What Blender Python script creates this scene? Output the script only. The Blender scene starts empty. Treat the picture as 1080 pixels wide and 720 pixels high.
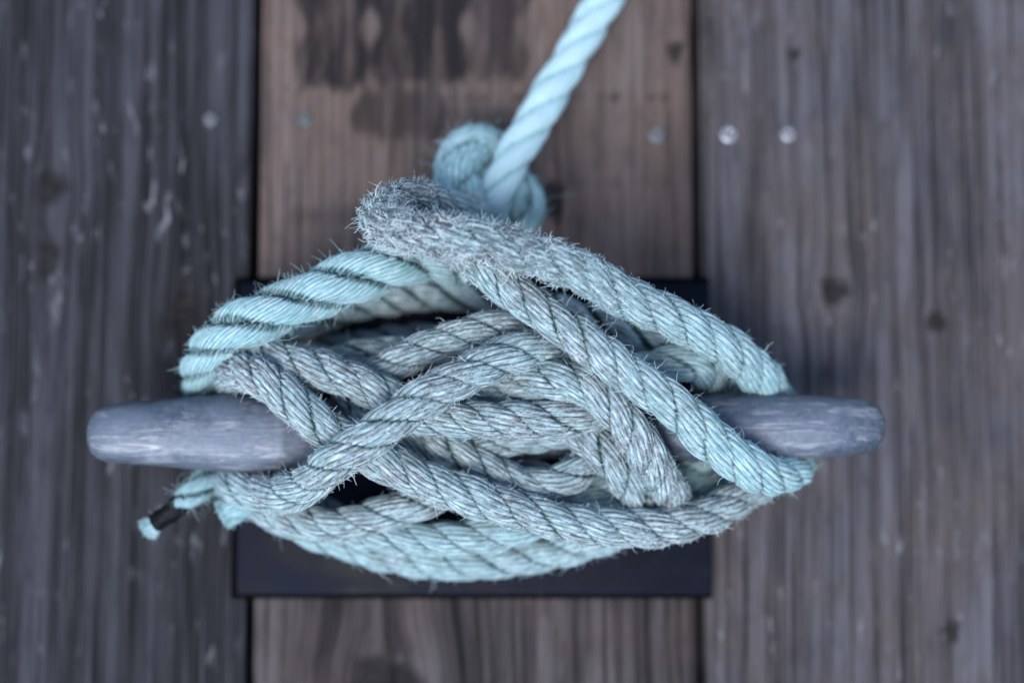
import bpy, bmesh, math, random
import numpy as np

random.seed(7)
RNG = np.random.default_rng(7)
scene = bpy.context.scene
COL = scene.collection

# ------------------------------------------------------------------ camera
CAM_H = 0.588                    # metres above the deck
TILT = math.radians(4.2)
F_PX = 1500.0                    # 50 mm lens on a 36 mm sensor, in pixels of the 1080 px wide photograph
cam_d = bpy.data.cameras.new("camera")
cam = bpy.data.objects.new("camera", cam_d)
COL.objects.link(cam)
cam.location = (0, 0, CAM_H)
cam.rotation_euler = (TILT, 0, 0)
cam_d.lens = 50
cam_d.sensor_width = 36
cam_d.clip_start = 0.01
cam_d.clip_end = 100
cam_d.dof.use_dof = True
cam_d.dof.focus_distance = CAM_H - 0.087
cam_d.dof.aperture_fstop = 2.4
cam_d.dof.aperture_blades = 0
scene.camera = cam

# ------------------------------------------------------------------ light
SUN_EL, SUN_AZ = 65.0, 204.0     # a veiled sun, high on the near left
world = bpy.data.worlds.new("World")
scene.world = world
world.use_nodes = True
wn = world.node_tree
for n in list(wn.nodes):
    wn.nodes.remove(n)
sky = wn.nodes.new("ShaderNodeTexSky")
sky.sky_type = 'NISHITA'
sky.sun_disc = False
sky.sun_elevation = math.radians(SUN_EL)
sky.sun_rotation = math.radians(SUN_AZ)
bg = wn.nodes.new("ShaderNodeBackground")
bg.inputs["Strength"].default_value = 0.075
wo = wn.nodes.new("ShaderNodeOutputWorld")
wn.links.new(sky.outputs[0], bg.inputs["Color"])
wn.links.new(bg.outputs[0], wo.inputs["Surface"])

sun_d = bpy.data.lights.new("sun", 'SUN')
sun_d.energy = 1.25
sun_d.angle = math.radians(26)
sun_d.color = (1.0, 0.995, 0.985)
sun = bpy.data.objects.new("sun", sun_d)
COL.objects.link(sun)
_az, _el = math.radians(SUN_AZ), math.radians(SUN_EL)
from mathutils import Vector
_to_sun = Vector((math.sin(_az) * math.cos(_el), math.cos(_az) * math.cos(_el), math.sin(_el)))
sun.rotation_euler = _to_sun.to_track_quat('Z', 'Y').to_euler()

scene.view_settings.view_transform = 'Standard'
scene.view_settings.look = 'None'
scene.view_settings.exposure = 1.85
scene.view_settings.gamma = 1.0
scene.cycles.use_denoising = True

# ------------------------------------------------------------------ helpers
def at(px, py, z_mm):
    """The point at height z (mm) that the photograph shows at pixel px, py."""
    z = z_mm * 0.001
    u, v = (px - 540) / F_PX, (360 - py) / F_PX
    d = np.array([u, v * math.cos(TILT) + math.sin(TILT), v * math.sin(TILT) - math.cos(TILT)])
    t = (z - CAM_H) / d[2]
    return np.array([0, 0, CAM_H]) + d * t

def tag(o, label=None, cat=None, group=None, kind=None):
    if label: o["label"] = label
    if cat: o["category"] = cat
    if group: o["group"] = group
    if kind: o["kind"] = kind
    return o

def empty(name, loc):
    o = bpy.data.objects.new(name, None)
    o.empty_display_size = 0.02
    COL.objects.link(o)
    o.location = loc
    return o

def mesh_obj(name, verts, faces_list, mat, parent=None, attrs=None, smooth=True):
    """verts n x 3 in world space; faces_list: int arrays (m x 3 or m x 4)."""
    verts = np.asarray(verts, dtype=np.float64)
    if parent is not None:
        chain = np.zeros(3)
        p = parent
        while p is not None:
            chain += np.array(p.location)
            p = p.parent
        verts = verts - chain
    me = bpy.data.meshes.new(name)
    nl = sum(f.size for f in faces_list)
    nf = sum(len(f) for f in faces_list)
    me.vertices.add(len(verts))
    me.vertices.foreach_set("co", verts.astype(np.float32).ravel())
    me.loops.add(nl)
    me.polygons.add(nf)
    me.loops.foreach_set("vertex_index", np.concatenate([f.ravel() for f in faces_list]).astype(np.int32))
    tot = np.concatenate([np.full(len(f), f.shape[1]) for f in faces_list]).astype(np.int32)
    st = np.concatenate([[0], np.cumsum(tot)[:-1]]).astype(np.int32)
    me.polygons.foreach_set("loop_start", st)
    me.polygons.foreach_set("loop_total", tot)
    if smooth:
        me.polygons.foreach_set("use_smooth", np.ones(nf, dtype=bool))
    for k, a in (attrs or {}).items():
        a = np.asarray(a, dtype=np.float32)
        if a.ndim == 1:
            me.attributes.new(k, 'FLOAT', 'POINT').data.foreach_set("value", a)
        else:
            me.attributes.new(k, 'FLOAT_VECTOR', 'POINT').data.foreach_set("vector", a.ravel())
    me.update(calc_edges=True)
    me.validate()
    me.materials.append(mat)
    o = bpy.data.objects.new(name, me)
    COL.objects.link(o)
    if parent is not None:
        o.parent = parent
    return o

def smooth_noise(n, period, rng):
    """n samples of smooth 1-D noise in -1..1 with features about `period` samples long."""
    m = max(4, int(n / max(period, 1)) + 4)
    k = rng.uniform(-1, 1, m)
    x = np.linspace(0, m - 3.001, n) + 1
    i = x.astype(int); f = x - i
    f = f * f * (3 - 2 * f)
    return k[i] * (1 - f) + k[np.minimum(i + 1, m - 1)] * f

# ------------------------------------------------------------------ node helpers
class NT:
    def __init__(self, name):
        self.m = bpy.data.materials.new(name)
        self.m.use_nodes = True
        self.t = self.m.node_tree
        for n in list(self.t.nodes):
            self.t.nodes.remove(n)
        self.out = self.t.nodes.new("ShaderNodeOutputMaterial")
        self.b = self.t.nodes.new("ShaderNodeBsdfPrincipled")
        self.t.links.new(self.b.outputs[0], self.out.inputs["Surface"])
    def put(self, sock, v):
        if hasattr(v, "is_output") or isinstance(v, bpy.types.NodeSocket):
            self.t.links.new(v, sock)
        elif isinstance(v, (tuple, list)) and len(v) == 3 and sock.type == 'RGBA':
            sock.default_value = (*v, 1)
        else:
            sock.default_value = v
    def attr(self, name, vec=False):
        n = self.t.nodes.new("ShaderNodeAttribute"); n.attribute_name = name
        return n.outputs["Vector"] if vec else n.outputs["Fac"]
    def obj(self):
        return self.t.nodes.new("ShaderNodeTexCoord").outputs["Object"]
    def scale(self, v, s):
        n = self.t.nodes.new("ShaderNodeMapping"); self.put(n.inputs["Vector"], v)
        n.inputs["Scale"].default_value = s
        return n.outputs[0]
    def noise(self, v, scale=1.0, detail=3, rough=0.55, dist=0.0):
        n = self.t.nodes.new("ShaderNodeTexNoise")
        self.put(n.inputs["Vector"], v)
        n.inputs["Scale"].default_value = scale
        n.inputs["Detail"].default_value = detail
        n.inputs["Roughness"].default_value = rough
        n.inputs["Distortion"].default_value = dist
        return n.outputs["Fac"]
    def voro(self, v, scale=1.0):
        n = self.t.nodes.new("ShaderNodeTexVoronoi")
        self.put(n.inputs["Vector"], v); n.inputs["Scale"].default_value = scale
        return n.outputs["Distance"]
    def math(self, op, a, b=0.0, c=None, clamp=False):
        n = self.t.nodes.new("ShaderNodeMath"); n.operation = op; n.use_clamp = clamp
        self.put(n.inputs[0], a); self.put(n.inputs[1], b)
        if c is not None: self.put(n.inputs[2], c)
        return n.outputs[0]
    def ramp(self, v, lo, hi, a=0.0, b=1.0):
        n = self.t.nodes.new("ShaderNodeMapRange"); n.interpolation_type = 'SMOOTHSTEP'
        self.put(n.inputs["Value"], v)
        for k, x in zip(("From Min", "From Max", "To Min", "To Max"), (lo, hi, a, b)):
            self.put(n.inputs[k], x)
        return n.outputs[0]
    def mix(self, f, a, b, mode='MIX'):
        n = self.t.nodes.new("ShaderNodeMix"); n.data_type = 'RGBA'; n.blend_type = mode
        self.put(n.inputs[0], f); self.put(n.inputs[6], a); self.put(n.inputs[7], b)
        return n.outputs[2]
    def bump(self, h, strength=0.5, dist=0.001):
        n = self.t.nodes.new("ShaderNodeBump")
        n.inputs["Strength"].default_value = strength
        n.inputs["Distance"].default_value = dist
        self.put(n.inputs["Height"], h)
        self.t.links.new(n.outputs[0], self.b.inputs["Normal"])
    def set(self, **kw):
        for k, v in kw.items():
            self.put(self.b.inputs[k.replace("_", " ")], v)
        return self.m

# ------------------------------------------------------------------ materials
def rope_material():
    n = NT("weathered_turquoise_rope")
    cr = n.attr("crease")          # 1 on the outside of a strand, below 0 in towards the core
    yt = n.attr("yarn_tone")
    fd = n.attr("fade")            # 0 fresh turquoise .. 1 grey and dirty
    hl = n.attr("hollow")          # 1 in the furrow between two yarns
    g = n.attr("grain", True)
    fine = n.noise(n.scale(g, (270, 2.6, 3.0)), 1.0, 4, 0.65)
    blot = n.noise(n.scale(g, (260, 1.1, 3.0)), 1.0, 4, 0.7)
    speck = n.noise(n.scale(g, (700, 1.6, 5.0)), 1.0, 2, 0.5)
    big = n.noise(n.obj(), 45, 3, 0.5)
    mat = n.attr("matted")         # 1 on the chafed, dirty mat; its dark colour also paints shade between fibres
    hair = n.attr("hair")          # 1 on the loose fibres
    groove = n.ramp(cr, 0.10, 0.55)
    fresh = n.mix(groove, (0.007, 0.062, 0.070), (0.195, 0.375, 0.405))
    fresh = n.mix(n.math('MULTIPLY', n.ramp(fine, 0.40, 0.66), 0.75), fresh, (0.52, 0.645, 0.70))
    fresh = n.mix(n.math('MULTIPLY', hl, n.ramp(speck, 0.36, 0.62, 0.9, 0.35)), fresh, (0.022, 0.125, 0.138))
    worn = n.mix(n.ramp(yt, 0.3, 1.0, 0.0, 0.7), (0.215, 0.305, 0.335), (0.205, 0.218, 0.242))
    worn = n.mix(n.math('MULTIPLY', n.ramp(fine, 0.40, 0.64), 0.75), worn, (0.54, 0.665, 0.71))
    dirt = n.math('MULTIPLY', n.ramp(blot, 0.44, 0.58), n.ramp(hl, 0.0, 0.45, 0.7, 1.0))
    worn = n.mix(n.math('MULTIPLY', dirt, 0.85), worn, (0.082, 0.077, 0.081))
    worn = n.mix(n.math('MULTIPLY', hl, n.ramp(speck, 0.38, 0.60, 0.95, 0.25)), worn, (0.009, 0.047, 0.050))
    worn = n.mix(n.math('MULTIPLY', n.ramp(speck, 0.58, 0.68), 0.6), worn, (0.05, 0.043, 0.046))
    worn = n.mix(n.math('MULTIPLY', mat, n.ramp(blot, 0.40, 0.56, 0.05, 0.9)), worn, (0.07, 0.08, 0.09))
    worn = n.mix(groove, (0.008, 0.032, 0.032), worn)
    worn = n.mix(hair, worn, n.mix(yt, (0.34, 0.43, 0.47), (0.68, 0.78, 0.82)))
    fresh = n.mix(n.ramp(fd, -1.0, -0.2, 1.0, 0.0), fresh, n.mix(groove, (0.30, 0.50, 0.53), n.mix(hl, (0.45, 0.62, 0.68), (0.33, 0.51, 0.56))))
    f2 = n.math('ADD', fd, n.ramp(big, 0.3, 0.7, -0.18, 0.18), clamp=True)
    col = n.mix(f2, fresh, worn)
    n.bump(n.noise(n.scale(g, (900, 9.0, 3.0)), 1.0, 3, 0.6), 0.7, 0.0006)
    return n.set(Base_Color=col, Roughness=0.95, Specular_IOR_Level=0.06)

def cleat_metal():
    n = NT("galvanised_cleat_metal")
    o = n.obj()
    streak = n.noise(n.scale(o, (45, 330, 200)), 1.0, 5, 0.68, 0.8)
    cloud = n.noise(o, 38, 4, 0.6)
    mott = n.noise(o, 420, 3, 0.6)
    pit = n.noise(n.scale(o, (90, 130, 130)), 1.0, 2, 0.5, 0.5)
    col = n.mix(n.ramp(cloud, 0.35, 0.65), (0.040, 0.057, 0.088), (0.086, 0.110, 0.152))
    col = n.mix(n.math('MULTIPLY', n.ramp(mott, 0.42, 0.62), 0.4), col, (0.118, 0.138, 0.168))
    col = n.mix(n.math('MULTIPLY', n.math('MULTIPLY', n.ramp(streak, 0.50, 0.62), n.ramp(n.noise(o, 55, 2, 0.5), 0.42, 0.6, 0.1, 1.0)), 0.45), col, (0.3150, 0.3225, 0.3525))
    col = n.mix(n.math('MULTIPLY', n.ramp(pit, 0.70, 0.78), 0.7), col, (0.04, 0.035, 0.04))
    n.bump(n.math('ADD', n.math('MULTIPLY', mott, 0.5), n.math('MULTIPLY', streak, 0.8)), 0.35, 0.0008)
    return n.set(Base_Color=col, Metallic=0.35, Roughness=n.ramp(cloud, 0.3, 0.7, 0.42, 0.58))

def plate_metal():
    n = NT("dark_painted_plate")
    o = n.obj()
    a = n.noise(n.scale(o, (12, 40, 10)), 1.0, 4, 0.6, 1.5)
    b = n.noise(o, 300, 3, 0.6)
    col = n.mix(n.ramp(a, 0.35, 0.7), (0.0022, 0.0030, 0.0075), (0.0055, 0.0075, 0.0165))
    col = n.mix(n.math('MULTIPLY', n.ramp(b, 0.62, 0.75), 0.25), col, (0.03, 0.035, 0.055))
    n.bump(b, 0.2, 0.0004)
    return n.set(Base_Color=col, Roughness=n.ramp(a, 0.3, 0.7, 0.42, 0.62), Specular_IOR_Level=0.06)

def flat_mat(name, col, rough=0.7, var=0.35, scale=300, metallic=0.0, bump=0.2, spec=0.5):
    n = NT(name)
    x = n.noise(n.obj(), scale, 3, 0.6)
    dark = tuple(c * (1 - var) for c in col); light = tuple(min(1, c * (1 + var)) for c in col)
    n.bump(x, bump, 0.0005)
    return n.set(Base_Color=n.mix(n.ramp(x, 0.3, 0.7), dark, light), Roughness=rough, Metallic=metallic, Specular_IOR_Level=spec)

def wood_material(name, dark, mid, pale, stain=None, pale_amt=0.5, warm=None, chips=0.5, cracks=0.75, cover=(0.40, 0.64)):
    n = NT(name)
    g = n.attr("grain", True)      # lengthwise y, bent round the knots
    k = n.attr("knot")
    o = n.obj()
    wide = n.noise(n.scale(g, (110, 3.0, 1)), 1.0, 4, 0.6, 0.1)
    line = n.noise(n.scale(g, (560, 6.0, 1)), 1.0, 4, 0.62, 0.1)
    fib = n.noise(n.scale(g, (800, 12.0, 1)), 1.0, 4, 0.65)
    crack = n.noise(n.scale(g, (520, 7.0, 3)), 1.0, 2, 0.5)
    cloud = n.noise(o, 16, 4, 0.6)
    mott = n.noise(n.scale(g, (210, 55, 1)), 1.0, 4, 0.68)
    chip = n.noise(n.scale(g, (310, 62, 1)), 1.0, 4, 0.6, 0.4)
    col = n.mix(n.ramp(line, 0.36, 0.64), dark, mid)
    col = n.mix(n.math('MULTIPLY', n.ramp(wide, 0.42, 0.66), pale_amt), col, pale)
    if warm:
        col = n.mix(n.ramp(cloud, cover[0], cover[1], 0, 0.8), col, n.mix(n.ramp(line, 0.36, 0.64), tuple(c * 0.68 for c in warm), warm))
    col = n.mix(n.math('MULTIPLY', n.ramp(fib, 0.48, 0.72), 0.5), col, pale)
    col = n.mix(n.math('MULTIPLY', n.ramp(mott, 0.5, 0.72), 0.45), col, tuple(c * 0.6 for c in dark))
    col = n.mix(n.math('MULTIPLY', n.ramp(crack, 0.60, 0.72), cracks), col, tuple(c * 0.25 for c in dark))
    col = n.mix(n.math('MULTIPLY', n.math('MULTIPLY', n.ramp(chip, 0.60, 0.69), n.ramp(cloud, 0.42, 0.60)), chips), col, (0.30, 0.31, 0.345))
    if stain:
        st = n.attr("stain")
        sn = n.noise(n.scale(g, (120, 18, 1)), 1.0, 4, 0.65)
        col = n.mix(n.math('MULTIPLY', st, n.ramp(sn, 0.34, 0.56, 0.5, 1.0)), col, stain)
    ring = n.noise(n.scale(g, (500, 500, 1)), 1.0, 2, 0.5)
    kc = n.mix(n.ramp(ring, 0.35, 0.65), (0.0025, 0.0022, 0.0028), (0.012, 0.0095, 0.010))
    col = n.mix(n.math('MULTIPLY', k, 0.88), col, kc)
    h = n.math('ADD', n.math('MULTIPLY', line, 1.0), n.math('MULTIPLY', fib, 0.4))
    h = n.math('SUBTRACT', h, n.math('MULTIPLY', n.ramp(crack, 0.58, 0.70), 0.9))
    n.bump(h, 0.9, 0.0022)
    return n.set(Base_Color=col, Roughness=0.85, Specular_IOR_Level=0.25)

M_ROPE = rope_material()
M_METAL = cleat_metal()
M_PLATE = plate_metal()
M_SHADOW_BORDER = flat_mat("painted_shadow_border", (0.0015, 0.0015, 0.002), 0.9, spec=0.03)  # near black, for the painted shadow border round the plate
M_TAPE = flat_mat("black_tape", (0.003, 0.0034, 0.0055), 0.55, 0.3, 220, spec=0.12)
M_SCREW = flat_mat("screw_steel", (0.30, 0.30, 0.335), 0.38, 0.25, 900, 0.7)
M_SCREW_GREEN = flat_mat("greenish_screw_steel", (0.085, 0.11, 0.11), 0.55, 0.3, 900, 0.4)
M_SCREW_DULL = flat_mat("dull_screw_steel", (0.12, 0.125, 0.14), 0.5, 0.3, 900, 0.5)
M_RECESS = flat_mat("screw_recess", (0.05, 0.05, 0.055), 0.6)
M_DARK = flat_mat("dark_water", (0.004, 0.006, 0.009), 0.15, 0.2, 5)
M_WOOD_L = wood_material("dark_weathered_wood", (0.0031, 0.0030, 0.0040), (0.0182, 0.0176, 0.0224), (0.0830, 0.0832, 0.1034), pale_amt=0.42, chips=0.42)
M_WOOD_C = wood_material("brown_weathered_wood", (0.0418, 0.0321, 0.0306), (0.0936, 0.0732, 0.0681), (0.1573, 0.1311, 0.1257),
                         stain=(0.0109, 0.0086, 0.0094), pale_amt=0.5, warm=(0.1374, 0.0938, 0.0799), chips=0.12, cracks=0.6, cover=(0.38, 0.62))
M_WOOD_N = wood_material("striped_weathered_wood", (0.0062, 0.0053, 0.0057), (0.0416, 0.0350, 0.0361), (0.1248, 0.1080, 0.1111),
                         pale_amt=0.6, warm=(0.0520, 0.0380, 0.0342), chips=0.12)
M_WOOD_R = wood_material("grey_weathered_wood", (0.0133, 0.0124, 0.0146), (0.0553, 0.0510, 0.0585), (0.1343, 0.1277, 0.1494),
                         pale_amt=0.55, warm=(0.0712, 0.0584, 0.0564), chips=0.4)

# ------------------------------------------------------------------ the setting under the deck
s = 3.0
tag(mesh_obj("water", [(-s, -s, -0.6), (s, -s, -0.6), (s, s, -0.6), (-s, s, -0.6)], [np.array([[0, 1, 2, 3]])], M_DARK),
    kind="structure")

# ------------------------------------------------------------------ deck planks
def plank(x0, x1, y0, y1, mat, knots, label, stains=()):
    """A plank along y; rounded long edges, grooved top. knots: (x, y, rx, ry)."""
    th, r = 0.038, 0.0022
    step = 0.0011
    nx = int((x1 - x0 - 2 * r) / step)
    xs = list(np.linspace(x0 + r, x1 - r, nx))
    prof = [(x0, -th)] + [(x0 + r * (1 - math.cos(a)), -r + r * math.sin(a)) for a in np.linspace(0, math.pi / 2, 5)[:-1]]
    prof += [(x, 0.0) for x in xs]
    prof += [(x1 - r * (1 - math.cos(a)), -r + r * math.sin(a)) for a in np.linspace(math.pi / 2, 0, 5)[1:]] + [(x1, -th)]
    prof = np.array(prof)
    # coarse rows far outside the photo's frame, fine rows inside it
    ys = np.concatenate([np.linspace(-0.6, -0.20, 20)[:-1], np.linspace(-0.20, 0.24, 160), np.linspace(0.24, 0.9, 30)[1:]])
    ys = np.concatenate([[y0], ys[(ys > y0 + 1e-4) & (ys < y1 - 1e-4)], [y1]])
    X, Y = np.meshgrid(prof[:, 0], ys)
    Z = np.tile(prof[:, 1], (len(ys), 1))
    rng = np.random.default_rng(int(abs(x0) * 1e4) + int(abs(y0) * 10) + 3)
    # raised grain: ridges along the board
    ridge = smooth_noise(prof.shape[0], 2.2, rng) * 0.00035 + smooth_noise(prof.shape[0], 8, rng) * 0.0004
    top = Z > -0.0003
    Zt = Z + np.where(top, ridge[None, :] * (0.7 + 0.3 * np.sin(Y * 21 + X * 90)), 0)
    gx, gy = X.copy(), Y.copy()
    K = np.zeros_like(X)
    for kx, ky, rx, ry in knots:
        dx, dy = X - kx, Y - ky
        d2 = (dx / (rx * 1.9)) ** 2 + (dy / (ry * 2.6)) ** 2
        gx -= dx * 0.6 * np.exp(-d2)
        wob = 1 + 0.18 * np.sin(3 * np.arctan2(dy, dx) + kx * 500) + 0.08 * np.sin(7 * np.arctan2(dy, dx))
        e = np.sqrt((dx / rx) ** 2 + (dy / ry) ** 2) * wob
        K = np.maximum(K, np.clip(1.25 - e, 0, 1) / 0.35)
        Zt -= np.where(top, 0.0006 * np.exp(-e ** 2), 0)
    K = np.clip(K, 0, 1)
    S = np.zeros_like(X)
    for sx0, sx1, sy0, sy1, a in stains:
        wobx = 0.0022 * np.sin(Y * 240) + 0.002 * np.sin(Y * 95 + 1)
        woby = 0.0012 * np.sin(X * 330) + 0.001 * np.sin(X * 900)
        e = 0.0035
        m = np.clip((X - sx0 + wobx) / e, 0, 1) * np.clip((sx1 - X + wobx) / e, 0, 1) * \
            np.clip((Y - sy0 + woby) / e, 0, 1) * np.clip((sy1 - Y + woby) / e, 0, 1)
        S = np.maximum(S, m * a)
    gx += 0.0012 * np.sin(Y * 7 + x0 * 50) + 0.0003 * np.sin(Y * 19 + X * 30)
    off = rng.uniform(0, 50)
    R, C = X.shape
    idx = np.arange(R * C).reshape(R, C)
    q = np.stack([idx[:-1, :-1], idx[:-1, 1:], idx[1:, 1:], idx[1:, :-1]], -1).reshape(-1, 4)
    verts = np.stack([X, Y, Zt], -1).reshape(-1, 3)
    bott = np.array([[idx[0, 0], idx[-1, 0], idx[-1, -1], idx[0, -1]]])
    o = mesh_obj("deck_plank", verts, [q, bott], mat,
                 attrs={"grain": np.stack([gx + off, gy, np.full_like(gx, off)], -1).reshape(-1, 3),
                        "knot": K.ravel(), "stain": S.ravel()})
    tag(o, label, "plank", "planks of the dock")
    return o

def kn(px, py, rx, ry):
    p = at(px, py, 0)
    return (p[0], p[1], rx * 0.001, ry * 0.001)

XL = (at(268, 100, 0)[0] + at(265, 680, 0)[0]) / 2
XR = (at(731, 100, 0)[0] + at(742, 680, 0)[0]) / 2
GAP = 0.0017
def box(px0, py0, px1, py1, a):
    p, q = at(px0, py1, 0), at(px1, py0, 0)
    return (p[0], q[0], p[1], q[1], a)
plank(XL - GAP - 0.186, XL - GAP, -0.6, 0.9, M_WOOD_L,
      [kn(55, 197, 5.6, 6.5), kn(192, 335, 7.0, 11.0), kn(52, 270, 4.0, 9.0)],
      "dark weathered plank with round knots, beneath the taped rope tail")
YM = at(500, 470, 0)[1]
plank(XL + GAP, XR - GAP, -0.6, YM - 0.001, M_WOOD_N, [kn(402, 716, 13.0, 8.0)],
      "grey-brown striped plank coming out from under the front edge of the dark plate")
plank(XL + GAP, XR - GAP, YM + 0.001, 0.9, M_WOOD_C,
      [kn(580, 212, 6.0, 7.5), kn(712, 55, 3.0, 4.5)],
      "warm brown plank with dark stains, behind the knot",
      stains=[box(308, -40, 395, 98, 1.0), box(385, -40, 500, 94, 1.0), box(440, 99, 733, 108, 0.95), box(375, 88, 470, 150, 0.75),
              box(490, -40, 560, 88, 0.8), box(290, 215, 420, 240, 0.4), box(595, 188, 733, 199, 0.55), box(470, 106, 733, 188, 0.22)])
plank(XR + GAP, XR + GAP + 0.186, -0.6, 0.9, M_WOOD_R,
      [kn(880, 306, 5.6, 5.0), kn(987, 338, 4.2, 3.5), kn(1003, 665, 3.4, 4.0), kn(838, 58, 2.2, 3.0)],
      "grey weathered plank with two screws side by side and small knots")

# ------------------------------------------------------------------ screws
def lathe(prof, seg=24):
    """prof: (r, z) from the axis outwards; returns verts, faces about the origin."""
    v, f = [], []
    for r, z in prof:
        for k in range(seg):
            a = 2 * math.pi * k / seg
            v.append((r * math.cos(a), r * math.sin(a), z))
    for i in range(len(prof) - 1):
        for k in range(seg):
            k2 = (k + 1) % seg
            f.append((i * seg + k, (i + 1) * seg + k, (i + 1) * seg + k2, i * seg + k2))
    return np.array(v), np.array(f)

def screw(px, py, r, mat, label, rot):
    c = at(px, py, 0.3)
    root = empty("deck_screw", (c[0], c[1], 0.0))
    tag(root, label, "screw", "screws in the dock planks")
    R = r * 0.001
    v, f = lathe([(R * 0.34, -0.0006), (R * 0.36, 0.0011), (R * 0.7, 0.0009), (R * 0.95, 0.0005), (R, 0.0), (R * 0.9, -0.002)])
    mesh_obj("screw_head", v + np.array(root.location), [f], mat, root)
    vs, fs = [], []
    for k in range(2):                       # a cross recess
        a = rot + k * math.pi / 2
        ca, sa = math.cos(a), math.sin(a)
        L, W = R * 0.55, R * 0.11
        zz = 0.00125 + 0.0001 * k
        b = len(vs)
        for x, y in ((-L, -W), (L, -W), (L, W), (-L, W)):
            vs.append((x * ca - y * sa, x * sa + y * ca, zz))
        fs.append((b, b + 1, b + 2, b + 3))
    mesh_obj("drive_recess", np.array(vs) + np.array(root.location), [np.array(fs)], M_RECESS, root, smooth=False)

screw(222, 126, 3.0, M_SCREW_DULL, "single screw head in the dark plank with the knots", 0.3)
screw(322, 126, 2.8, M_SCREW_GREEN, "dull greenish screw head in the brown plank below its dark stain", 0.9)
screw(692, 142, 3.4, M_SCREW_DULL, "dull grey screw head in the brown plank near the gap to the grey plank", 0.5)
screw(768, 142, 3.6, M_SCREW, "brightest screw head, in the grey plank nearest to its gap", 0.2)
screw(831, 142, 3.1, M_SCREW, "bright screw head in the grey plank, farther from the gap than its neighbour", 1.1)

# ------------------------------------------------------------------ the cleat
c0 = at(513, 456, 0)
cleat = empty("dock_cleat", (c0[0], c0[1], 0.0))
tag(cleat, "grey metal horn cleat on a dark square-cornered plate, wrapped in rope", "cleat")

def rounded_box(x0, x1, y0, y1, z0, z1, bev, name, mat, parent, seg=3):
    bm = bmesh.new()
    bmesh.ops.create_cube(bm, size=1)
    for v in bm.verts:
        v.co = ((x0 + x1) / 2 + v.co.x * (x1 - x0), (y0 + y1) / 2 + v.co.y * (y1 - y0), (z0 + z1) / 2 + v.co.z * (z1 - z0))
    bmesh.ops.bevel(bm, geom=list(bm.edges), offset=bev, segments=seg, profile=0.5, affect='EDGES')
    me = bpy.data.meshes.new(name)
    off = Vector((0, 0, 0)); p = parent
    while p is not None:
        off += p.location; p = p.parent
    for v in bm.verts: v.co -= off
    bm.to_mesh(me); bm.free()
    for pl in me.polygons: pl.use_smooth = True
    me.materials.append(mat)
    o = bpy.data.objects.new(name, me); COL.objects.link(o); o.parent = parent
    return o

# plate corners from the photograph, at its top face (8 mm above the planks)
pl0, pl1 = at(249, 627, 8), at(747, 298, 8)
plate = rounded_box(pl0[0], pl1[0], pl0[1], pl1[1], 0.0026, 0.008, 0.0007, "mounting_plate", M_PLATE, cleat)
rounded_box(pl0[0] - 0.0034, pl1[0] + 0.0012, pl0[1] - 0.0022, pl1[1] + 0.0028, 0.0006, 0.0024, 0.0004, "shadow_border", M_SHADOW_BORDER, plate, 1)  # near-black sheet added to paint the dark shadow gap round the plate
# base flange and two legs
b0, b1 = at(395, 500, 8), at(640, 415, 8)
rounded_box(b0[0], b1[0], b0[1], b1[1], 0.0082, 0.016, 0.003, "base_flange", M_METAL, cleat)

def loft(sections, name, mat, parent, seg=40):
    """sections: (x, yc, half_y, zc, half_z, exponent)."""
    v, f = [], []
    for x, yc, hy, zc, hz, p in sections:
        for k in range(seg):
            a = 2 * math.pi * k / seg
            ca, sa = math.cos(a), math.sin(a)
            v.append((x, yc + hy * math.copysign(abs(ca) ** (2 / p), ca), zc + hz * math.copysign(abs(sa) ** (2 / p), sa)))
    n = len(sections)
    for i in range(n - 1):
        for k in range(seg):
            k2 = (k + 1) % seg
            f.append((i * seg + k, i * seg + k2, (i + 1) * seg + k2, (i + 1) * seg + k))
    v.append((sections[0][0], sections[0][1], sections[0][3])); v.append((sections[-1][0], sections[-1][1], sections[-1][3]))
    t = []
    for k in range(seg):
        k2 = (k + 1) % seg
        t.append((n * seg, k2, k)); t.append((n * seg + 1, (n - 1) * seg + k, (n - 1) * seg + k2))
    return mesh_obj(name, np.array(v), [np.array(f), np.array(t)], mat, parent)

def horn_section(px, top, bot, zc, hz, p):
    z_edge = zc * 1000
    a, b = at(px, top, z_edge), at(px, bot, z_edge)
    return [a[0], (a[1] + b[1]) / 2, abs(a[1] - b[1]) / 2, zc, hz, p]

raw = [  # px, top edge, bottom edge, centre height, half height (m), roundness
    (94.0, 452, 464, .0530, .0020, 2.0), (95.5, 444, 471, .0530, .0046, 2.0), (99, 436, 478, .0530, .0072, 2.1), (106, 430, 484, .0530, .0090, 2.3),
    (116, 426.5, 487.5, .0530, .0102, 2.5), (130, 424.5, 489, .0530, .0109, 2.7), (170, 421, 491.5, .0527, .0116, 2.8), (215, 417.5, 495.5, .0524, .0121, 2.8),
    (255, 415, 499.5, .0518, .0124, 2.8), (300, 416, 499, .0505, .0122, 2.7), (350, 421, 495, .0465, .0115, 2.5), (410, 428, 488, .0410, .0100, 2.4),
    (520, 432, 484, .0390, .0095, 2.4), (620, 428, 486, .0410, .0100, 2.4), (680, 420, 487, .0460, .0110, 2.5), (730, 415, 487, .0500, .0116, 2.6),
    (780, 415, 486, .0512, .0116, 2.7), (840, 416, 484, .0518, .0113, 2.7), (885, 418, 481.5, .0522, .0106, 2.6), (908, 420.5, 479, .0524, .0098, 2.4),
    (920, 424.5, 475.5, .0525, .0082, 2.2), (927, 430, 470, .0525, .0062, 2.1), (931, 438, 462, .0525, .0038, 2.0), (932.3, 445, 456, .0525, .0016, 2.0)]
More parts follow.
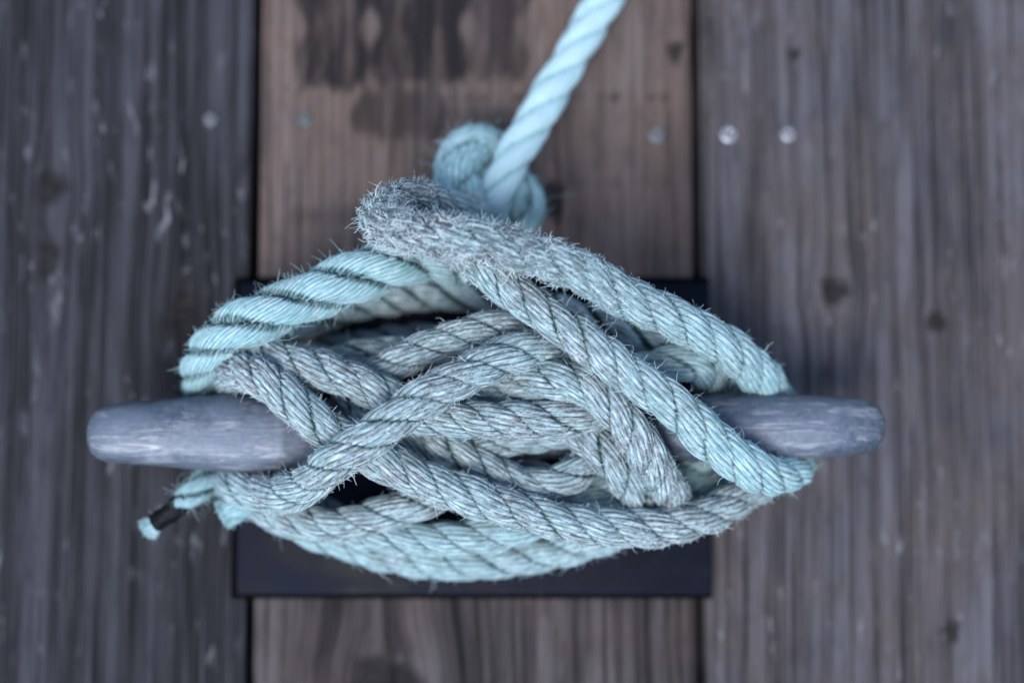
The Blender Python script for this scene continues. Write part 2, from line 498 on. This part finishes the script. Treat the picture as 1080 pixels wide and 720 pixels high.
# densify and add the slight unevenness of a cast, worn bar
raw = np.array(raw)
px_f = np.unique(np.concatenate([raw[:, 0], np.linspace(120, 905, 110)]))
secs = []
r1, r2 = np.random.default_rng(5), np.random.default_rng(6)
w1, w2 = smooth_noise(len(px_f), 9, r1), smooth_noise(len(px_f), 9, r2)
for i, p in enumerate(px_f):
    row = [np.interp(p, raw[:, 0], raw[:, j]) for j in range(1, 6)]
    secs.append(horn_section(p, row[0] + 0.5 * w1[i], row[1] + 0.5 * w2[i], row[2], row[3] + 0.00015 * w1[i], row[4]))
loft(secs, "horn_bar", M_METAL, cleat, 48)
for px in (440, 590):
    c = at(px, 457, 30)
    v, f = lathe([(0.016, 0.0155), (0.0125, 0.020), (0.0110, 0.027), (0.0115, 0.036), (0.0130, 0.0405)], 28)
    mesh_obj("leg", v + np.array([c[0], c[1], 0]), [f], M_METAL, cleat)

# ------------------------------------------------------------------ rope
def resample(P, step):
    """Catmull-Rom through P, sampled every `step` metres; also the parameter (in control points) of each sample."""
    P = np.asarray(P)
    E = np.vstack([2 * P[0] - P[1], P, 2 * P[-1] - P[-2]])
    pts, par = [], []
    for i in range(1, len(E) - 2):
        p0, p1, p2, p3 = E[i - 1], E[i], E[i + 1], E[i + 2]
        t0 = 0.0
        t1 = t0 + max(np.linalg.norm(p1 - p0), 1e-6) ** 0.5
        t2 = t1 + max(np.linalg.norm(p2 - p1), 1e-6) ** 0.5
        t3 = t2 + max(np.linalg.norm(p3 - p2), 1e-6) ** 0.5
        t = np.linspace(t1, t2, 40, endpoint=False)[:, None]
        A1 = (t1 - t) / (t1 - t0) * p0 + (t - t0) / (t1 - t0) * p1
        A2 = (t2 - t) / (t2 - t1) * p1 + (t - t1) / (t2 - t1) * p2
        A3 = (t3 - t) / (t3 - t2) * p2 + (t - t2) / (t3 - t2) * p3
        B1 = (t2 - t) / (t2 - t0) * A1 + (t - t0) / (t2 - t0) * A2
        B2 = (t3 - t) / (t3 - t1) * A2 + (t - t1) / (t3 - t1) * A3
        pts.append((t2 - t) / (t2 - t1) * B1 + (t - t1) / (t2 - t1) * B2)
        par.append(i - 1 + np.linspace(0, 1, 40, endpoint=False))
    pts = np.vstack(pts + [P[-1:]]); par = np.concatenate(par + [[len(P) - 1.0]])
    d = np.concatenate([[0], np.cumsum(np.linalg.norm(np.diff(pts, axis=0), axis=1))])
    n = max(8, int(d[-1] / step))
    s = np.linspace(0, d[-1], n)
    Q = np.stack([np.interp(s, d, pts[:, k]) for k in range(3)], -1)
    w = max(1, int(0.003 / step))                  # smooth over 3 mm
    ker = np.hanning(2 * w + 3)[1:-1]; ker /= ker.sum()
    pad = np.vstack([2 * Q[0] - Q[w:0:-1], Q, 2 * Q[-1] - Q[-2:-w - 2:-1]])
    Q = np.stack([np.convolve(pad[:, k], ker, 'valid') for k in range(3)], -1)
    return Q, s, np.interp(s, d, par)

def unit(v):
    return v / np.maximum(np.linalg.norm(v, axis=-1, keepdims=True), 1e-12)

def fibres_mesh(roots, dirs, lens, rads, fade, tone, rng, curl=0.5):
    """Thin tapered three-sided hairs."""
    n, K = len(roots), 5
    t = np.linspace(0, 1, K)
    c1 = unit(rng.normal(size=(n, 3))); c2 = unit(rng.normal(size=(n, 3)))
    L = lens[:, None, None]
    ph = rng.uniform(0, 6.28, n)[:, None, None]
    P = roots[:, None, :] + dirs[:, None, :] * L * t[None, :, None] + c1[:, None, :] * L * curl * (t ** 2)[None, :, None] \
        + c2[:, None, :] * L * (0.16 + 0.25 * (curl > 0.8)) * np.sin(t[None, :, None] * 4.5 + ph) * t[None, :, None]
    T = unit(np.gradient(P, axis=1))
    a = unit(np.cross(T, c2[:, None, :] + 1e-3)); b = np.cross(T, a)
    R = rads[:, None, None, None] * (1 - 0.65 * t)[None, :, None, None]
    ang = np.array([0, 2.0944, 4.18879])
    V = P[:, :, None, :] + R * (np.cos(ang)[None, None, :, None] * a[:, :, None, :] + np.sin(ang)[None, None, :, None] * b[:, :, None, :])
    V = V.reshape(-1, 3)
    base = (np.arange(n) * K * 3)[:, None, None]
    k = (np.arange(K - 1) * 3)[None, :, None]
    j = np.arange(3)[None, None, :]; j2 = (j + 1) % 3
    F = np.stack([base + k + j, base + k + j2, base + k + 3 + j2, base + k + 3 + j], -1).reshape(-1, 4)
    rep = K * 3
    at_ = {"crease": np.full(n * rep, 0.95), "yarn_tone": np.repeat(tone, rep), "fade": np.repeat(fade, rep),
           "hollow": np.zeros(n * rep), "matted": np.zeros(n * rep), "hair": np.ones(n * rep),
           "grain": np.stack([np.repeat(rng.uniform(0, 3, n), rep), np.repeat(rng.uniform(0, 40, n), rep), np.zeros(n * rep)], -1)}
    return V, F, at_

def rope(name, pts, parent, r=7.2, fade=0.8, fray=4.0, flen=1.7, lay=2.6, fine=True, seed=0, phase=0.0, rough=0.0,
         yarns=12, label=None, rs_f=0.46, a_f=0.60, ytw=47, bush_start=False, bush_end=False, curl=0.5, hair_x=2.1):
    """pts: (px, py, z mm); r (mm), fade, fray (fibres per mm), flen (mm) may be lists, one value per control point."""
    rng = np.random.default_rng(seed + 100)
    P = np.array([at(*p) for p in pts])
    step = 0.0005 if fine else 0.0008
    C, s, par = resample(P, step)
    n = len(C)
    ip = lambda v: np.interp(par, np.arange(len(pts)), v) if isinstance(v, (list, tuple)) else np.full(n, float(v))
    R = ip(r) * 0.001 * (1 + 0.05 * smooth_noise(n, 0.012 / step, rng))
    FD, FR, FL = ip(fade), ip(fray), ip(flen)
    LAY = ip(lay)
    C = C + 0.00025 * np.stack([smooth_noise(n, 0.014 / step, rng) for _ in range(3)], -1)
    T = unit(np.gradient(C, axis=0))
    N = np.zeros_like(C)
    v = np.cross(T[0], [0.3, 0.2, 1.0]); N[0] = v / np.linalg.norm(v)
    for i in range(1, n):
        v = N[i - 1] - T[i] * np.dot(N[i - 1], T[i])
        N[i] = v / np.linalg.norm(v)
    B = np.cross(T, N)
    psi = phase + np.cumsum(2 * np.pi / (LAY * 2 * R)) * (s[1] - s[0])
    psi = psi + 0.30 * smooth_noise(n, 0.03 / step, rng)
    q = np.array([0.0, .15, .38, .62, .85]) if fine else np.array([0.0, 0.3, 0.7])
    prof = np.sqrt(np.maximum(0, 1 - (2 * q - 1) ** 2))
    m = len(q)
    cols = yarns * m
    yid = np.repeat(np.arange(yarns), m)
    qa = np.tile(prof, yarns)
    phi0 = (yid + np.tile(q, yarns)) / yarns * 2 * np.pi
    VV, AT, FQ, off = [], {k: [] for k in ("crease", "yarn_tone", "fade", "hollow", "matted", "hair", "grain")}, [], 0
    roots = dict(p=[], n=[], d=[], i=[], t=[])
    for k in range(3):
        ang = psi + k * 2 * np.pi / 3
        wob = 1 + 0.08 * smooth_noise(n, 0.010 / step, rng)
        rs = rs_f * R * wob
        e = np.cos(ang)[:, None] * N + np.sin(ang)[:, None] * B
        c = C + rs[:, None] * e
        t = unit(np.gradient(c, axis=0))
        e2 = unit(e - t * np.sum(e * t, -1, keepdims=True))
        b2 = np.cross(t, e2)
        a = a_f * R * (1 + 0.06 * smooth_noise(n, 0.008 / step, rng))
        twist = np.cumsum(np.tan(math.radians(ytw)) / a) * (s[1] - s[0])
        twist = twist * (1 + 0.0 * k)
        phi = phi0[None, :] - twist[:, None] + 0.5 * k
        tone = rng.uniform(0, 1, yarns)
        ynoise = np.stack([smooth_noise(n, 0.007 / step, rng) for _ in range(yarns)], 1)
        ybump = np.stack([smooth_noise(n, 0.0016 / step, rng) for _ in range(yarns)], 1)
        rho = a[:, None] * (0.87 + (0.13 + 0.06 * ynoise[:, yid]) * qa[None, :] + 0.035 * ynoise[:, yid] + (0.016 + rough) * ybump[:, yid])
        if rough > 0:
            rho = rho * (1 + rough * rng.normal(size=rho.shape) * 0.5)
        dirv = np.cos(phi)[:, :, None] * e2[:, None, :] + 1.06 * np.sin(phi)[:, :, None] * b2[:, None, :]
        V = c[:, None, :] + rho[:, :, None] * dirv
        # the lay presses the strands together: outside they flatten to the round of the rope
        rel = V - C[:, None, :]
        ax = np.sum(rel * T[:, None, :], -1, keepdims=True) * T[:, None, :]
        rad = rel - ax
        rr_ = np.linalg.norm(rad, axis=-1, keepdims=True)
        x = rr_ / R[:, None, None]
        x2 = np.where(x > 0.80, 0.80 + 0.72 * (x - 0.80), x)
        V = C[:, None, :] + ax + rad * (x2 / np.maximum(x, 1e-6)) * (1.03 if a_f > 0.55 else 1.0)
        VV.append(V.reshape(-1, 3))
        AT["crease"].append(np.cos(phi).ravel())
        AT["yarn_tone"].append(np.clip(tone[yid][None, :] + 0.3 * ynoise[:, yid], 0, 1).ravel())
        AT["fade"].append(np.repeat(FD, cols))
        AT["matted"].append(np.repeat(np.clip((FR - 12) / 45, 0, 1), cols)); AT["hair"].append(np.zeros(n * cols))
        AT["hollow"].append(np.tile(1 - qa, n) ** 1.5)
        gg = np.zeros((n, cols, 3)); gg[..., 0] = s[:, None] + seed; gg[..., 1] = (yid + np.tile(q, yarns))[None, :] + 20 * k + seed * 7; gg[..., 2] = k * 3 + seed
        AT["grain"].append(gg.reshape(-1, 3))
        idx = np.arange(n * cols).reshape(n, cols) + off
        jn = np.roll(idx, -1, axis=1)
        FQ.append(np.stack([idx[:-1], jn[:-1], jn[1:], idx[1:]], -1).reshape(-1, 4))
        off += n * cols
        # fibre roots on the outer side
        w = FR / max(FR.sum(), 1e-9)
        nf = int(FR.mean() * s[-1] * 1000 / 3 * hair_x * (1.5 if FR.max() < 25 else 1.0))
        if nf > 0:
            ii = rng.choice(n, nf, p=w)
            jj = rng.integers(0, cols, nf)
            ok = np.cos(phi[ii, jj]) > rng.uniform(-0.45, 0.3, nf)
            ii, jj = ii[ok], jj[ok]
            i2 = np.minimum(ii + 1, n - 1); i1 = np.maximum(i2 - 1, 0)
            roots["p"].append(V[ii, jj]); roots["n"].append(unit(dirv[ii, jj]))
            roots["d"].append(unit(V[i2, jj] - V[i1, jj])); roots["i"].append(ii); roots["t"].append(tone[yid[jj]])
    if roots["p"]:
        rp, rn, rd = (np.vstack(roots[k]) for k in ("p", "n", "d"))
        ri, rt = np.concatenate(roots["i"]), np.concatenate(roots["t"])
        nf = len(rp)
        lift = rng.uniform(0.12, 0.95, nf)[:, None] ** np.where(FR[ri] > 15, 2.0, 1.2)[:, None]
        sgn = rng.choice([-1.0, 1.0], nf)[:, None]
        key = (ri // 5) * 31 + (rt * 997).astype(int)
        tuft = np.random.default_rng(seed).normal(size=(4096, 3))[key % 4096]
        wild = (FR[ri] > 15)[:, None]
        dirs = unit(np.where(wild, 0.75, 0.15) * tuft + rd * sgn * (1 - 0.6 * lift) + rn * lift + np.where(wild, 0.35, 0.4) * rng.normal(size=(nf, 3)))
        lens = FL[ri] * 0.001 * np.clip(rng.lognormal(-0.1, 0.5, nf), 0.25, 3.0) * np.where(FR[ri] > 15, 0.40, 1.0) * np.where(rng.uniform(0, 1, nf) < 0.01, 2.2, 1.0)
        rads = rng.uniform(0.06, 0.12, nf) * 0.001 * np.where(FR[ri] > 15, 1.55, 1.15)
        fV, fF, fA = fibres_mesh(rp - rn * 0.0002, dirs, lens, rads, np.clip(FD[ri] + rng.normal(0, 0.1, nf), 0, 1), rt, rng, curl)
        VV.append(fV); FQ.append(fF + off); off += len(fV)
        for kk in AT: AT[kk].append(fA[kk])
    for want, ie, sg in ((bush_start, 0, -1), (bush_end, n - 1, 1)):
        if want:      # a brush of cut fibres closing the end
            nb, L = want
            rr = np.sqrt(rng.uniform(0, 1, nb)) * R[ie] * 0.95
            aa = rng.uniform(0, 2 * np.pi, nb)
            root = C[ie] + (np.cos(aa) * rr)[:, None] * N[ie] + (np.sin(aa) * rr)[:, None] * B[ie] - T[ie] * sg * 0.002
            d = unit(T[ie] * sg + 0.22 * ((root - C[ie]) / R[ie]) + 0.12 * rng.normal(size=(nb, 3)))
            fV, fF, fA = fibres_mesh(root, d, 0.002 + L * 0.001 * rng.uniform(0.55, 1.1, nb), np.full(nb, 0.00022),
                                     np.full(nb, FD[ie]), rng.uniform(0, 1, nb), rng, 0.12)
            VV.append(fV); FQ.append(fF + off); off += len(fV)
            for kk in AT: AT[kk].append(fA[kk])
    attrs = {k: np.concatenate(v) for k, v in AT.items()}
    o = mesh_obj(name, np.vstack(VV), FQ, M_ROPE, parent, attrs)
    if label: o["label"] = label
    return o, (C, T, N, B, R)

# ---- the grey mooring rope belayed round the cleat
m0 = at(500, 470, 0)
coil = empty("mooring_rope", (m0[0], m0[1], 0.020))
tag(coil, "pale grey-blue three-strand rope wound in figure eights round the middle of the cleat", "rope")

# one long turn: up over the bar, round under the tapered horn and down across the front
rope("rope_turn", [(636, 378, 46), (602, 367, 60), (560, 367, 75), (502, 390, 85), (440, 425, 90), (398, 455, 91), (350, 490, 86), (318, 514, 72), (284, 522, 60),
                   (254, 513, 52), (243, 500, 40), (243, 470, 31), (247, 435, 31), (243, 407, 42), (248, 392, 60), (274, 397, 73), (312, 427, 75.5),
                   (352, 458, 75.5), (395, 482, 73), (450, 507, 72), (520, 530, 70), (600, 550, 66), (680, 557, 61), (740, 545, 56), (798, 512, 44), (825, 480, 30), (815, 440, 24)],
     coil, r=7.3, fade=[.85] * 9 + [.7] * 4 + [.9] * 14, fray=[11] * 9 + [8] * 4 + [10] * 14, flen=1.35, seed=1)
rope("rope_turn", [(245, 345, 36), (262, 362, 52), (290, 376, 64), (340, 390, 71), (398, 412, 73), (435, 436, 73.5), (480, 442, 74), (540, 443, 74), (595, 441, 72), (640, 428, 66), (680, 405, 52)],
     coil, r=7.0, fade=.95, fray=9, flen=1.3, seed=2)
rope("rope_turn", [(352, 400, 44), (392, 398, 54), (415, 384, 63), (465, 360, 69), (525, 345, 68), (565, 345, 58), (600, 360, 46)], coil, r=6.7, fade=.95, fray=8, flen=1.3, seed=3)
rope("rope_turn", [(500, 424, 50), (535, 410, 62), (575, 400, 74), (611, 405, 81), (643, 426, 83), (668, 457, 80), (690, 490, 72), (706, 517, 58), (711, 533, 43), (700, 526, 31), (675, 500, 24)],
     coil, r=7.2, fade=.95, fray=9, flen=1.3, seed=4, lay=2.35)
rope("rope_turn", [(565, 425, 50), (595, 443, 57), (622, 463, 63), (645, 485, 66), (664, 512, 60), (676, 530, 48), (676, 532, 36), (655, 508, 28)], coil, r=7.1, fade=.95, fray=7, flen=1.2, seed=5)
rope("rope_turn", [(400, 435, 50), (440, 455, 56), (475, 473, 59), (515, 495, 60), (557, 511, 60), (595, 505, 60), (622, 486, 57), (640, 465, 48)], coil, r=6.8, fade=.9, fray=4, flen=1.3, seed=6)
rope("rope_turn", [(262, 525, 38), (300, 545, 45), (340, 553, 50), (380, 548, 53), (430, 534, 55), (475, 517, 53), (520, 500, 46)], coil, r=6.9, fade=.9, fray=3, flen=1.3, seed=7)
rope("rope_turn", [(330, 535, 34), (370, 555, 42), (415, 567, 47), (470, 569, 49), (530, 560, 50), (585, 541, 48), (630, 522, 46), (690, 512, 42), (740, 490, 30)], coil, r=7.0, fade=.45, fray=3, flen=1.3, seed=8)
rope("rope_turn", [(232, 498, 30), (268, 527, 34), (305, 547, 36), (348, 566, 35), (410, 584, 33), (480, 591, 32), (550, 587, 33), (610, 573, 36), (670, 550, 38), (730, 525, 36), (765, 495, 28)],
     coil, r=7.4, fade=.6, fray=5, flen=2.0, seed=9, lay=2.9)
rope("rope_turn", [(255, 392, 17), (310, 352, 20), (350, 328, 22), (405, 315, 23), (470, 310, 24), (540, 316, 29), (610, 336, 46), (670, 355, 50), (730, 376, 42), (765, 410, 28)],
     coil, r=7.4, fade=.9, fray=3, flen=1.6, seed=10, lay=2.8, rs_f=0.535, a_f=0.49)
rope("rope_turn", [(275, 398, 15.5), (335, 374, 15.5), (400, 362, 15.5), (465, 358, 15.5), (540, 362, 16), (620, 382, 22), (680, 402, 28)], coil, r=7.0, rs_f=0.535, a_f=0.49, fade=.75, fray=3, flen=1.6, seed=11)
rope("rope_turn", [(325, 400, 38), (350, 384, 48), (380, 374, 51), (430, 372, 46), (490, 376, 40), (540, 388, 36)], coil, r=6.6, fade=.95, fray=3, flen=1.4, seed=12)
rope("rope_turn", [(610, 405, 40), (650, 398, 54), (692, 386, 61), (724, 382, 61), (743, 393, 52), (748, 412, 36), (745, 440, 22)], coil, r=6.7, fade=.55, fray=4, flen=1.5, seed=13)
rope("rope_turn", [(440, 500, 30), (500, 515, 38), (560, 528, 42), (620, 533, 42), (690, 525, 40), (740, 505, 30)], coil, r=6.6, fade=.75, fray=3, flen=1.3, seed=14)
rope("cut_end", [(290, 508, 36), (268, 524, 43), (248, 536, 46), (241, 540, 46)], coil, r=[5, 5.4, 5.6, 5.0], fade=0.0, fray=10, flen=2.2, seed=15, bush_end=(900, 2.6),
     label="short bright turquoise cut end poking out under the rope")

rope("rope_turn", [(420, 510, 40), (465, 486, 50), (530, 464, 56), (590, 456, 56), (640, 446, 48)], coil, r=6.6, fade=.9, fray=3, flen=1.3, seed=16)
rope("rope_turn", [(360, 420, 44), (395, 446, 54), (430, 474, 57), (470, 500, 50), (500, 520, 40)], coil, r=6.6, fade=.9, fray=3, flen=1.3, seed=17)

# ---- the turquoise line with its frayed eye over the horn
l0 = at(560, 200, 0)
line = empty("mooring_line", (l0[0], l0[1], 0.020))
tag(line, "turquoise line with a frayed fuzzy eye over one horn and a black-taped tail", "rope")
eye = [  # px, py, z, radius, fade, fray, fibre length
    (520, 232, 30, 7.5, .70, 12, 2.0), (490, 222, 46, 7.5, .75, 14, 2.0), (464, 216, 60, 6.8, .75, 22, 2.2), (440, 208, 72, 6.4, .80, 36, 2.6),
    (418, 212, 81, 6.3, .85, 50, 2.8), (401, 223, 89, 6.5, .90, 70, 3.0), (399, 236, 96, 7.0, .95, 85, 3.2), (428, 243, 102, 7.7, .95, 90, 3.4),
    (465, 249, 103, 7.7, .95, 90, 3.5), (510, 257, 103, 7.5, .95, 85, 3.4), (563, 270, 100, 7.5, .90, 75, 3.0), (613, 287, 96, 7.2, .80, 52, 2.6),
    (650, 309, 92, 7.6, .70, 40, 2.6), (697, 330, 84, 7.8, .55, 26, 2.2), (740, 352, 76, 8.0, .45, 20, 2.0), (776, 375, 66, 8.0, .35, 14, 1.8),
    (806, 402, 50, 7.7, .30, 10, 1.6), (823, 430, 34, 7.4, .30, 8, 1.6), (836, 462, 29, 6.8, .20, 5, 1.6), (842, 482, 36, 6.3, .15, 5, 1.8),
    (838, 497, 50, 6.8, .15, 6, 2.2), (812, 502, 64, 7.6, .15, 7, 2.0), (785, 490, 73, 8.0, .25, 8, 1.8), (750, 463, 79, 8.0, .40, 8, 1.6),
    (705, 424, 86, 7.6, .60, 10, 1.6), (660, 393, 89, 7.3, .70, 13, 1.7), (620, 363, 90, 7.1, .75, 14, 1.8), (577, 333, 89, 7.0, .80, 17, 2.0),
    (535, 302, 88, 7.0, .85, 26, 2.2), (495, 270, 85, 7.2, .90, 30, 2.4), (450, 252, 79, 7.2, .90, 30, 2.2), (408, 248, 70, 7.0, .90, 20, 2.0)]
col_ = lambda j: [e[j] for e in eye]
rope("frayed_eye", [e[:3] for e in eye], line, r=col_(3), fade=col_(4), fray=col_(5), flen=col_(6), seed=21, rough=0.018, curl=1.15)
# loose, opened-up tail running under the horn to its taped end
tail, (tC, tT, tN, tB, tR) = rope("tail", [(490, 285, 48), (452, 273, 58), (400, 284, 66), (340, 307, 68), (280, 332, 68), (234, 358, 64), (212, 384, 54), (209, 408, 42), (212, 440, 31),
                           (222, 470, 30), (226, 495, 38), (212, 513, 46), (197, 526, 47), (189, 532, 47)], line,
     r=[8, 9.5, 10.3, 10.3, 10.0, 9.2, 7.8, 6.6, 6.0, 5.6, 5.6, 5.6, 5.0, 4.0], fade=[.3, .25, .2, .15, .15, .1, .1, .1, .1, .1, .05, .05, .05, .05], fray=[8, 10, 12, 12, 14, 14, 12, 8, 6, 6, 8, 10, 12, 10], flen=2.3,
     rs_f=0.57, a_f=0.475, ytw=58, lay=[2.9, 2.9, 2.9, 2.9, 2.9, 2.9, 2.8, 2.7, 2.7, 2.7, 2.7, 2.7, 2.7, 2.7], seed=22, yarns=14)

# black tape round the tail: a wrinkled sleeve, and the brush of cut fibres beyond it
tp = [at(199, 525, 47), at(181, 539, 46), at(163, 552, 44)]
tq, ts, _ = resample(np.array(tp), 0.0004)
tt = unit(np.gradient(tq, axis=0))
tn = unit(np.cross(tt, np.array([0, 0, 1.0]))); tb = np.cross(tt, tn)
rng = np.random.default_rng(77)
seg = 36
aa = np.linspace(0, 2 * np.pi, seg, endpoint=False)
lens_ = np.linspace(0, 1, len(tq))
rad = 0.0041 - 0.0006 * lens_ + 0.00012 * smooth_noise(len(tq), 5, rng)
rad[0] *= 0.86; rad[-1] *= 0.8
wr = 1 + 0.05 * np.sin(3 * aa[None, :] + 9 * lens_[:, None]) + 0.03 * np.sin(7 * aa[None, :] - 14 * lens_[:, None])
TV = tq[:, None, :] + (rad[:, None] * wr)[:, :, None] * (np.cos(aa)[None, :, None] * tn[:, None, :] + np.sin(aa)[None, :, None] * tb[:, None, :])
ti = np.arange(len(tq) * seg).reshape(len(tq), seg); tj = np.roll(ti, -1, axis=1)
mesh_obj("end_whipping", TV.reshape(-1, 3), [np.stack([ti[:-1], tj[:-1], tj[1:], ti[1:]], -1).reshape(-1, 4)], M_TAPE, tail)
rope("brush_tip", [(170, 547, 44.5), (163, 552, 44), (159, 555, 43.5)], tail, r=3.4, fade=0.0, fray=4, flen=1.4, seed=23, bush_end=(800, 2.6), yarns=10)

# knot behind the eye and the line leading away
rope("knot", [(520, 250, 28), (496, 236, 36), (484, 208, 36), (483, 178, 32), (497, 154, 28), (520, 156, 23), (532, 176, 17), (528, 200, 12), (530, 224, 12), (548, 234, 17), (553, 212, 23), (540, 194, 25), (514, 200, 27), (500, 216, 32), (480, 236, 28)],
     line, r=[9, 10.0, 10.5, 9.8, 8.6, 7.6, 7.2, 8, 9, 9.2, 8.6, 7.6, 8.2, 8.5, 8.5], fade=.12, fray=11, flen=3.0, seed=24, rough=0.05, curl=0.9)
rope("standing_line", [(500, 246, 22), (514, 224, 31), (530, 188, 36), (552, 147, 31), (595, 74, 20), (640, -5, 13), (700, -110, 11), (790, -270, 12), (960, -560, 12)], line,
     r=[7.5] * 9, fade=[-.5, -.6, -.8, -.8, -.8, -.8, -.8, -.8, -.8], fray=1.5, flen=1.5, seed=25, fine=False, lay=3.4)
